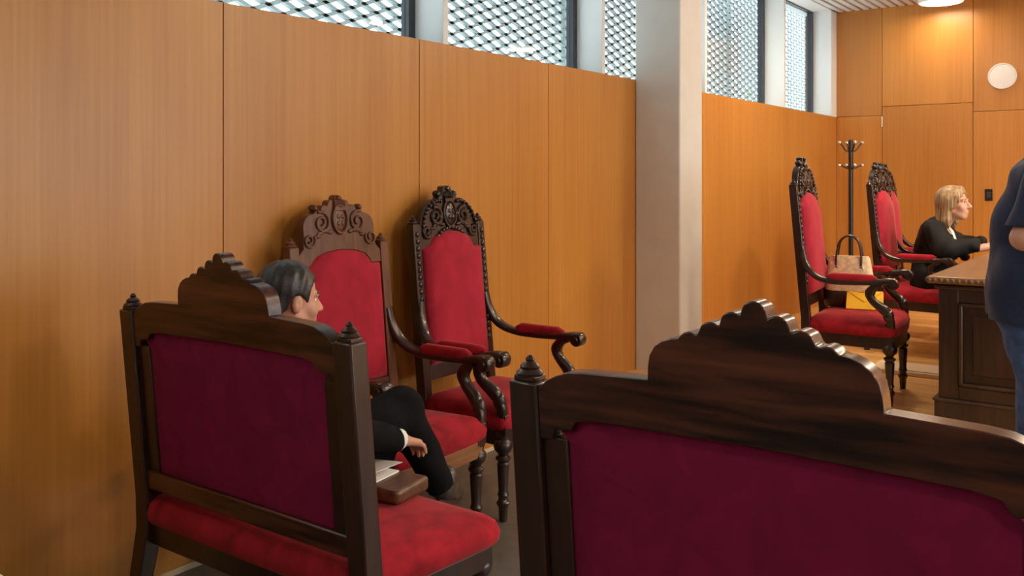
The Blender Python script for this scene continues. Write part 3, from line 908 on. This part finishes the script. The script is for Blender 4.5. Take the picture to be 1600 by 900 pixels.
class Head:
    def __init__(s, c, yaw=0, pitch=0, k=1.0):
        s.c = np.array(c); s.R = rotz(yaw) @ rotx(pitch); s.k = k
    def p(s, x, y, z): return s.c + s.R @ (np.array((x, y, z)) * s.k)
    def local(s, X, Y, Z):
        q = [(X - s.c[0]), (Y - s.c[1]), (Z - s.c[2])]
        return [sum(s.R[j][i] * q[j] for j in range(3)) / s.k for i in range(3)]
    def r(s, *r): return np.array(r) * s.k
    def add(s, f, neck):
        P, E = s.p, s.r
        f.ell(P(0, -.018, .03), E(.074, .094, .083), .02, rot=s.R)
        f.ell(P(0, .025, -.045), E(.058, .066, .072), .03, rot=s.R)
        f.ell(P(0, .058, -.098), E(.026, .022, .020), .025, rot=s.R)
        for t in (-1, 1):
            f.cone(P(t*.055, .0, -.055), P(t*.025, .055, -.095), .016*s.k, .014*s.k, .02)      # jaw
            f.ell(P(t*.040, .058, -.032), E(.022, .020, .020), .02, rot=s.R)                    # cheek
            f.cone(P(t*.012, .082, .020), P(t*.042, .070, .018), .009*s.k, .008*s.k, .012)      # brow
            f.ell(P(t*.031, .088, .002), E(.015, .012, .009), .008, rot=s.R, sub=True)          # socket
            f.ell(P(t*.076, -.012, -.012), E(.010, .019, .031), .006, rot=s.R)                  # ear
            f.ell(P(t*.089, -.008, -.008), E(.008, .010, .017), .004, rot=s.R, sub=True)
        f.cone(P(0, .082, .008), P(0, .106, -.030), .008*s.k, .0125*s.k, .010)                  # nose
        for t in (-1, 1): f.ell(P(t*.012, .094, -.034), E(.008, .010, .007), .006, rot=s.R)
        f.cone(P(-.018, .080, -.064), P(.018, .080, -.064), .008*s.k, .008*s.k, .008)
        f.cone(P(-.015, .079, -.076), P(.015, .079, -.076), .008*s.k, .008*s.k, .008)
        f.cone(P(0, -.022, -.055), neck, .050*s.k, .056*s.k, .03)
    def features(s, par, brow='hair_black'):
        mb = MB()
        for t in (-1, 1):
            e = MB().ball((0, 0, 0), .0115*s.k, 12, 8); pos = s.p(t*.031, .0645, .002)
            eo = e.build('eye', 'eye', par, smooth=True, loc=tuple(pos))
            d = s.R @ np.array((0, .0085*s.k, 0))
            MB().ball(tuple(d), .0058*s.k, 10, 6).build('iris', 'iris', eo, smooth=True)
            pts = [tuple(s.p(t*.014, .0865, .022)), tuple(s.p(t*.030, .083, .028)), tuple(s.p(t*.047, .070, .022))]
            MB().sweep(smooth_path(pts, 3), (.0035, .0035), side=(0, 0, 1), n=6).build('eyebrow', brow, par, smooth=True)
        up = [tuple(s.p(x, .0885 - abs(x)*.35, -.0645 + .002*math.cos(x*180))) for x in (-.02, -.01, 0, .01, .02)]
        lo_ = [tuple(s.p(x*.85, .0875 - abs(x)*.35, -.0755)) for x in (-.02, -.01, 0, .01, .02)]
        MB().sweep(up, (.004, .003), side=(0, 0, 1), n=6).sweep(lo_, (.004, .0035), side=(0, 0, 1), n=6).build('lips', 'lips', par, smooth=True)

def hand(f, wrist, d, palm_n, curl=.5, s=1.0, side=1):
    """palm plus five bent fingers; d = pointing direction, palm_n = direction the palm faces, side=+1 when the thumb is on palm_n x d side"""
    w = np.array(wrist, float); d = np.array(d, float); d /= np.linalg.norm(d)
    n = np.array(palm_n, float); n -= d * (n @ d); n /= np.linalg.norm(n)
    u = np.cross(n, d) * side
    f.cone(w - d*.03, w + d*.02, .026*s, .024*s, .015)
    for q in (-.026, -.009, .009, .026):
        f.cone(w + d*.02 + u*q*.6*s, w + d*.085*s + u*q*s, .015*s, .013*s, .010)
    for q, L in ((.029, .068), (.010, .078), (-.010, .072), (-.028, .056)):
        p0 = w + d*.088*s + u*q*s
        a = curl * .55; p1 = p0 + (d*math.cos(a) + n*math.sin(a)) * L*.45*s
        a = curl * 1.35; p2 = p1 + (d*math.cos(a) + n*math.sin(a)) * L*.32*s
        a = curl * 1.9; p3 = p2 + (d*math.cos(a) + n*math.sin(a)) * L*.23*s
        f.cone(p0 - d*.01, p1, .0095*s, .0088*s, .004); f.cone(p1, p2, .0088*s, .008*s, .003); f.cone(p2, p3, .008*s, .007*s, .003)
    t0 = w + d*.025*s + u*.026*s; t1 = w + d*.055*s + u*.050*s + n*.012*s; t2 = t1 + (d*.8 + u*.25 + n*.3)*.036*s; t3 = t2 + (d*.9 + n*.25)*.022*s
    f.cone(t0, t1, .015*s, .0115*s, .008); f.cone(t1, t2, .0110*s, .0095*s, .004); f.cone(t2, t3, .0095*s, .008*s, .003)

def limbs(f, prims, inf=0.0, k=.02):
    for a, b, ra, rb in prims: f.cone(a, b, ra, rb, k, inf)

# ---- man seated on the left settee
mp = empty('person', (-2.33, 1.90, 0))
hd = Head((0.0, .055, 1.118), yaw=R(-16), pitch=R(-6))
torso = [((0, -.04, .60), (0, -.06, .80), .135, .135), ((-.06, -.05, .86), (.06, -.05, .86), .115, .115), ((-.14, -.03, .93), (.14, -.03, .93), .062, .062), ((-.08, -.03, .58), (.08, -.03, .58), .11, .11)]
armR = [((.175, -.03, .925), (.215, .09, .71), .052, .042), ((.215, .09, .71), (.185, .345, .625), .042, .030)]
armL = [((-.175, -.03, .925), (-.215, .08, .70), .052, .042), ((-.215, .08, .70), (-.08, .30, .63), .042, .030)]
legs = [((.09, .0, .575), (.085, .48, .685), .085, .062), ((.085, .48, .685), (.125, .635, .40), .058, .042),
        ((-.09, .0, .57), (0.0, .43, .53), .085, .060), ((0.0, .43, .53), (.03, .46, .10), .056, .040)]
f = Sdf((-.32, -.25, .02), (.32, .78, 1.28), .0055)
limbs(f, torso); limbs(f, armR + armL); limbs(f, legs)
hd.add(f, (0, -.02, .95))
hand(f, (.180, .375, .615), (-.12, .9, -.32), (.1, -.3, -.9), .55, 1.0, side=-1)
hand(f, (-.07, .315, .63), (.4, .8, -.25), (0, -.3, -.9), .5, 1.0, side=1)
for a in ((.135, .645, .37), (.03, .49, .06)): f.cone(a, (a[0] + (-.045 if a[2] > .1 else .01), a[1] + .09, a[2] - .03 if a[2] > .1 else .055), .038, .03, .02)
f.build('body', 'skin', mp)
hd.features(mp)
h = Sdf((-.14, -.12, .95), (.14, .22, 1.27), .005)
h.ell(hd.p(0, -.022, .034), hd.r(.084, .103, .092), .01, rot=hd.R)
h.ell(hd.p(0, -.06, -.035), hd.r(.066, .055, .06), .03, rot=hd.R)
def cutm(X, Y, Z):
    x, y, z = hd.local(X, Y, Z)
    front = .707*(y - z) + .004
    side = np.maximum(np.maximum(y - .036, -.030 - z), .04 - np.abs(x))
    front = np.minimum(front, side)
    ear = .030 - np.sqrt((y + .008)**2 + (z + .014)**2) + np.where(np.abs(x) > .055, 0, -1)
    return np.maximum(front, ear)
h.clip(cutm)
h.ripple(.0022, lambda X, Y, Z: np.sin(150*(Y - .4*Z) + 40*X) * np.sin(90*X + 30*Z))
h.build('hair', 'hair_black', mp, 1)
j = Sdf((-.34, -.27, .42), (.34, .46, 1.05), .007)
limbs(j, torso, .018); limbs(j, armR + armL, .016, .03)
j.cone((0, -.03, .97), (0, -.02, 1.0), .075, .062, .03)
j.clip(lambda X, Y, Z: np.maximum(Y - .352, np.where((np.abs(X) < .1) & (Y > .2) & (Z > .5), 1, -1)))
j.ripple(.004, lambda X, Y, Z: np.sin(60*Z + 25*X) * np.sin(38*Y + 9*X))
j.build('jacket', 'suit', mp)
cf = MB().sweep([(.1865, .335, .628), (.181, .372, .616)], (.037, .037), n=16); cf.build('shirt_cuff', 'white', mp, smooth=True)
tr = Sdf((-.24, -.2, .05), (.3, .74, .78), .007)
limbs(tr, legs, .016, .03); tr.cone((-.08, -.03, .60), (.08, -.03, .60), .125, .125, .03)
tr.ripple(.003, lambda X, Y, Z: np.sin(50*Z + 30*Y) * np.sin(30*X))
tr.build('trousers', 'suit', mp)
def shoe(par, a, d, up, L=.27):
    """a = heel point under the ankle"""
    a = np.array(a); d = np.array(d, float); d /= np.linalg.norm(d); up = np.array(up, float); up -= d*(up@d); up /= np.linalg.norm(up)
    q = Sdf(a - .33, a + .36, .006)
    q.cone(a + up*.03, a + d*L*.45 + up*.028, .036, .040, .02); q.cone(a + d*L*.45 + up*.026, a + d*L*.8 + up*.018, .042, .032, .02)
    q.cone(a + up*.045 - d*.005, a + up*.080, .045, .047, .02)
    q.clip(lambda X, Y, Z: -((X - a[0])*up[0] + (Y - a[1])*up[1] + (Z - a[2])*up[2]) + .004)
    so = q.build('shoe', 'shoe_brown', par)
    sd = np.cross(d, up)
    ol_ = []
    for i in range(20):
        t = 2*math.pi*i/20
        c_ = a + d*(L*.42 + L*.54*math.cos(t)) + sd*(.040 + .004*math.cos(t))*math.sin(t)
        ol_.append(c_)
    MB().rings([[tuple(p - up*.010) for p in ol_], [tuple(p + up*.006) for p in ol_]]).build('sole', 'dark_leather', so)
shoe(mp, (.135, .645, .322), (-.42, .85, -.30), (.0, .3, 1), .25)
MB().sweep([(.120, .615, .44), (.134, .648, .372)], (.053, .054), n=14).build('sock', 'suit', mp, smooth=True)
shoe(mp, (.03, .45, .012), (.1, 1, 0), (0, 0, 1))
tag(mp, 'seated person with short black hair in a dark suit, legs crossed, on the left settee', 'person')

# folder with papers on the settee beside him
fo = empty('document_folder', (-2.06, 2.095, .507), R(8))
MB().rings([[(x, y, .0) for x, y in rr_outline(.13, .13, -.09, .09, .02, 4)], [(x, y, .045) for x, y in rr_outline(.13, .13, -.09, .09, .02, 4)]]).build('cover', 'leather', fo, bevel=.012, seg=3)
B(-.115, .02, -.06, .07, .045, .050).build('paper_stack', 'paper', fo)
o = B(-.11, .05, -.05, .08, 0, .002).build('sheet', 'paper', fo, loc=(-.03, .0, .065)); o.rotation_euler = (R(6), R(-10), R(-20))
tag(fo, 'brown leather folder with white papers on the left settee beside the seated person', 'folder')

# ---- woman at the desk
wp = empty('person', (-1.53, 7.63, PLAT), R(-90))
wh = Head((0, .14, 1.155), yaw=R(-8), pitch=R(2), k=1.08)
w_torso = [((0, -.02, .58), (0, .0, .80), .13, .125), ((-.06, .015, .86), (.06, .015, .86), .105, .105), ((-.135, .02, .945), (.135, .02, .945), .052, .052), ((-.09, -.02, .56), (.09, -.02, .56), .11, .11)]
w_arms = [((.165, .02, .935), (.215, .16, .80), .046, .040), ((.215, .16, .80), (.10, .36, .825), .038, .026),
          ((-.165, .02, .935), (-.215, .17, .80), .046, .040), ((-.215, .17, .80), (-.06, .375, .825), .038, .026)]
w_legs = [((.09, .0, .55), (.10, .36, .53), .08, .055), ((.10, .36, .53), (.10, .21, .09), .05, .035), ((-.09, .0, .55), (-.10, .36, .53), .08, .055), ((-.10, .36, .53), (-.10, .21, .09), .05, .035)]
f = Sdf((-.32, -.2, .0), (.32, .62, 1.34), .006)
limbs(f, w_torso); limbs(f, w_arms); limbs(f, w_legs)
wh.add(f, (0, .035, .96))
hand(f, (.085, .385, .832), (-.35, .9, .0), (0, 0, -1), .35, .9, side=-1)
hand(f, (-.045, .40, .832), (.3, .9, .0), (0, 0, -1), .35, .9, side=1)
for s in (-1, 1): f.cone((s*.10, .22, .05), (s*.10, .34, .04), .032, .026, .02)
f.build('body', 'skin_pale', wp)
wh.features(wp, 'hair_blonde')
h = Sdf((-.19, -.12, .9), (.19, .32, 1.34), .0055)
h.ell(wh.p(0, -.022, .032), wh.r(.090, .108, .096), .02, rot=wh.R)
for s in (-1, 1):
    h.cone(wh.p(s*.066, -.015, .02), wh.p(s*.078, -.035, -.13), .036, .030, .03)
    h.cone(wh.p(s*.035, -.075, .0), wh.p(s*.05, -.085, -.155), .045, .032, .03)
    h.cone(wh.p(s*.078, -.030, -.12), wh.p(s*.07, -.03, -.165), .028, .016, .02)
    h.cone(wh.p(s*.01, .045, .098), wh.p(s*.066, .030, .045), .022, .016, .02)
    h.cone(wh.p(s*.066, .030, .045), wh.p(s*.080, .006, -.03), .016, .018, .02)
def cutw(X, Y, Z):
    x, y, z = wh.local(X, Y, Z)
    # oval opening for the face
    return .0 - (np.sqrt((x/.066)**2 + ((z + .022)/.092)**2) - 1) * .066 - np.where(y > .015, 0, 1)
h.clip(cutw)
def strands(X, Y, Z):
    x, y, z = wh.local(X, Y, Z); return np.sin(26*np.arctan2(x, y + .03) + 5*z) * np.clip((.11 - z)/.05, 0, 1)
h.ripple(.003, strands)
h.build('hair', 'hair_blonde', wp, 1)
rb = Sdf((-.40, -.24, .10), (.40, .44, 1.08), .0075)
limbs(rb, w_torso, .022, .04); limbs(rb, w_legs[0:1] + w_legs[2:3], .03, .05)
for s in (-1, 1):
    rb.cone((s*.16, .01, .945), (s*.235, .12, .815), .070, .085, .05)
    rb.cone((s*.235, .12, .815), (s*.135, .310, .845), .078, .052, .04)
    rb.cone((s*.10, .0, .50), (s*.12, .25, .30), .11, .12, .06)
rb.cone((0, -.02, .93), (0, .02, .985), .095, .068, .04)
rb.clip(lambda X, Y, Z: np.maximum(Y - .335, (0.045 + .15*(1.0 - Z)*0 - np.abs(X)) * np.where((Y > .075) & (Z > .76) & (Z < 1.02) & (np.abs(X) < .045), 1, -1) - np.where((Y > .075) & (Z > .76) & (np.abs(X) < .045), 0, .5)))
rb.ripple(.007, lambda X, Y, Z: np.sin(34*Z + 22*X + 3*np.sin(20*Y)) * np.sin(24*Y + 17*X))
rb.build('robe', 'robe', wp)
bs = Sdf((-.14, -.1, .7), (.14, .2, 1.0), .006)
bs.cone((-.03, .03, .84), (.03, .03, .84), .102, .102, .03); bs.cone((0, .02, .93), (0, .035, .965), .075, .058, .03)
bs.build('blouse', 'white', wp)
for s in (-1, 1):
    pts = [(s*.062, .075, .985), (s*.058, .118, .93), (s*.045, .140, .87), (s*.035, .143, .80)]
    MB().sweep(smooth_path(pts, 4), (.014, .007), side=(1, .2, 0), n=8).build('lapel', 'cream', wp, smooth=True)
MB().rings([[(w_*math.cos(a), y_ + .012*math.sin(a), z_) for a in [2*math.pi*i/12 for i in range(12)]] for w_, y_, z_ in ((.030, .085, .985), (.034, .122, .94), (.034, .142, .88), (.028, .146, .82), (.016, .142, .78))]).build('jabot', 'white', wp, smooth=True)
MB().ball(tuple(wh.p(.080, -.008, -.045)), .006).build('earring', 'chrome', wp, smooth=True)
for s in (-1, 1): shoe(wp, (s*.10, .19, .012), (s*.05, 1, 0), (0, 0, 1), .23)
tag(wp, 'blonde person in a black robe sitting at the desk, hands on it', 'person')

# ---- man standing at the right edge
sp2 = empty('person', (-.522, 4.60, PLAT), R(-78))
sh = Head((0, .27, 1.62), yaw=0, pitch=R(-15))
s_torso = [((0, .0, .93), (0, .02, 1.12), .155, .165), ((0, .02, 1.12), (0, .055, 1.30), .16, .135), ((-.09, .06, 1.30), (.09, .06, 1.30), .118, .118), ((-.17, .085, 1.40), (.17, .085, 1.40), .064, .064), ((-.09, -.01, .93), (.09, -.01, .93), .125, .125)]
s_arms = [((.20, .06, 1.385), (.275, -.06, 1.085), .060, .050), ((.275, -.06, 1.085), (.23, .18, 1.025), .047, .033), ((-.20, .08, 1.385), (-.25, .04, 1.09), .060, .050), ((-.25, .04, 1.09), (-.16, .27, 1.04), .047, .033)]
s_legs = [((.10, .0, .90), (.115, .02, .49), .10, .068), ((.115, .02, .49), (.12, -.01, .09), .066, .045), ((-.10, .0, .90), (-.115, .03, .49), .10, .068), ((-.115, .03, .49), (-.12, .01, .09), .066, .045)]
f = Sdf((-.36, -.22, .0), (.36, .52, 1.80), .007)
limbs(f, s_torso); limbs(f, s_arms); limbs(f, s_legs)
sh.add(f, (0, .10, 1.43))
hand(f, (.222, .215, 1.015), (-.2, .95, -.1), (-1, 0, -.2), .6, 1.0, side=-1)
hand(f, (-.15, .305, 1.035), (.2, .95, -.1), (1, 0, -.2), .6, 1.0, side=1)
for s in (-1, 1): f.cone((s*.12, .0, .05), (s*.125, .16, .045), .04, .034, .02)
f.build('body', 'skin_pale', sp2)
sh.features(sp2)
h = Sdf((-.13, .08, 1.45), (.13, .44, 1.80), .006)
h.ell(sh.p(0, -.022, .034), sh.r(.083, .103, .092), .01, rot=sh.R); h.ell(sh.p(0, -.06, -.035), sh.r(.066, .055, .06), .03, rot=sh.R)
def cuts(X, Y, Z):
    x, y, z = sh.local(X, Y, Z); return .707*(y - z) + .004
h.clip(cuts)
h.build('hair', 'hair_black', sp2, 1)
ts = Sdf((-.42, -.26, .66), (.42, .32, 1.52), .007)
limbs(ts, s_torso, .016, .04)
ts.cone((-.09, -.005, .74), (.09, -.005, .74), .150, .150, .05)
ts.cone((-.10, .0, .90), (.10, .0, .90), .155, .155, .05)
ts.cone((0, .06, 1.43), (0, .075, 1.455), .085, .070, .03)
for s in (-1, 1): ts.cone((s*.10, -.038, .80), (s*.105, -.03, .68), .148, .142, .04)
ts.clip(lambda X, Y, Z: np.maximum(.715 - Z, Z - 1.475))
t2 = Sdf((-.42, -.26, .66), (.42, .32, 1.52), .007)
t2.cone((.19, .05, 1.395), (.270, -.055, 1.10), .080, .078, .04); t2.cone((-.19, .08, 1.395), (-.248, .042, 1.10), .080, .078, .04)
t2.clip(lambda X, Y, Z: 1.135 - Z)
ts.g = np.minimum(ts.g, t2.g)
ts.ripple(.004, lambda X, Y, Z: np.sin(30*Z + 18*X + 2*np.sin(14*Y)) * np.sin(20*Y + 16*X))
ts.build('t_shirt', 'navy', sp2)
jn = Sdf((-.30, -.24, .06), (.30, .24, .98), .007)
limbs(jn, s_legs, .022, .03); jn.cone((-.09, -.01, .90), (.09, -.01, .90), .138, .138, .03)
for s in (-1, 1): jn.cone((s*.10, -.035, .78), (s*.11, .0, .56), .125, .095, .04)
jn.clip(lambda X, Y, Z: np.maximum(.075 - Z, Z - .95))
jn.ripple(.005, lambda X, Y, Z: np.sin(36*Z + 10*X + 2*np.sin(22*Y)) * np.sin(22*Y + 14*X))
jn.build('jeans', 'denim', sp2)
for s in (-1, 1): shoe(sp2, (s*.12, -.03, .012), (s*.05, 1, 0), (0, 0, 1))
tag(sp2, 'person standing at the right edge in navy t-shirt and blue jeans', 'person')

# ------------------------------------------------------------------ handbag, envelope, papers, floor cover
hb = empty('handbag', (-1.71, 6.0, PLAT + .517), R(8))
def bagring(w, d, z, n=20):
    out = []
    for i in range(n):
        a = 2*math.pi*i/n; ca, sa = math.cos(a), math.sin(a)
        out.append((w*math.copysign(abs(ca)**.5, ca), d*math.copysign(abs(sa)**.6, sa), z))
    return out
MB().rings([bagring(.145, .075, .0), bagring(.155, .085, .02), bagring(.158, .085, .09), bagring(.15, .078, .11)]).build('base', 'dark_leather', hb, smooth=True)
MB().rings([bagring(.15, .080, .105), bagring(.148, .078, .16), bagring(.138, .058, .24), bagring(.125, .030, .31), bagring(.115, .016, .325)]).build('body', 'cream', hb, smooth=True)
for s in (-1, 1):
    pts = [(-.075, s*.045, .25), (-.075, s*.035, .33), (-.055, s*.022, .42), (0, s*.012, .455), (.055, s*.022, .42), (.075, s*.035, .33), (.075, s*.045, .25)]
    hl = MB().sweep(smooth_path(pts, 5), (.009, .007), side=(0, 1, 0), n=8).build('handle', 'dark_leather', hb, smooth=True)
    for x_ in (-.075, .075):
        r_ = [(x_ + .016*math.cos(a), s*.052, .245 + .016*math.sin(a)) for a in [2*math.pi*i/14 for i in range(15)]]
        MB().sweep(r_, (.003, .003), side=(0, 1, 0), n=6).build('ring', 'brass', hl, smooth=True)
tag(hb, 'cream handbag with dark brown base and handles on the red armchair', 'handbag')
ev = empty('envelope', (-1.575, 5.845, PLAT + .522), R(14))
def lean(mb):
    c, s_ = math.cos(R(38)), math.sin(R(38))
    mb.v = [(x, y*c - z*s_, y*s_ + z*c) for x, y, z in mb.v]; return mb
lean(MB().rings([[(-.11, 0, .0), (.11, 0, .0), (.11, .155, .0), (-.11, .155, .0)], [(-.11, 0, .006), (.11, 0, .006), (.105, .15, .014), (-.105, .15, .014)]])).build('pouch', 'yellow', ev, bevel=.002)
lean(MB().add([(-.108, .150, .0142), (.108, .150, .0142), (.0, .055, .0105), (-.108, .150, .0172), (.108, .150, .0172), (.0, .055, .0135)], [(0,1,2), (5,4,3), (0,3,4,1), (1,4,5,2), (2,5,3,0)])).build('flap', 'yellow', ev)
tag(ev, 'bright yellow envelope lying on the seat beside the handbag', 'envelope')

hc = empty('floor_hatch', (-1.40, 6.72, PLAT))
B(-.34, .30, -.17, .17, 0, .03).build('cover', 'skirt', hc, bevel=.003)
B(-.12, .10, -.145, -.13, .03, .032).build('slot', 'black_metal', hc)
tag(hc, 'low pale wooden cover on the dais floor behind the armchair legs', 'cover')

pf = empty('document_folder', (-.93, 7.72, PLAT + DH), R(4))
B(-.14, .14, -.20, .20, 0, .018).build('cover', 'black_metal', pf, bevel=.003)
B(-.12, .12, -.18, .18, .018, .034).build('paper_stack', 'paper', pf)
B(-.14, .14, -.20, .20, .034, .042).build('cover', 'black_metal', pf, bevel=.002)
tag(pf, 'black folder of papers on the desk in front of the robed person', 'folder')

st = empty('table', (-2.20, .50, 0))
B(-.40, .40, -.32, .32, .725, .75).build('table_top', 'white', st, bevel=.004)
for sx in (-1, 1):
    for sy in (-1, 1): B(sx*.36-.02, sx*.36+.02, sy*.28-.02, sy*.28+.02, 0, .725).build('leg', 'white', st, bevel=.003)
tag(st, 'white table whose corner just shows at the bottom left edge', 'table')
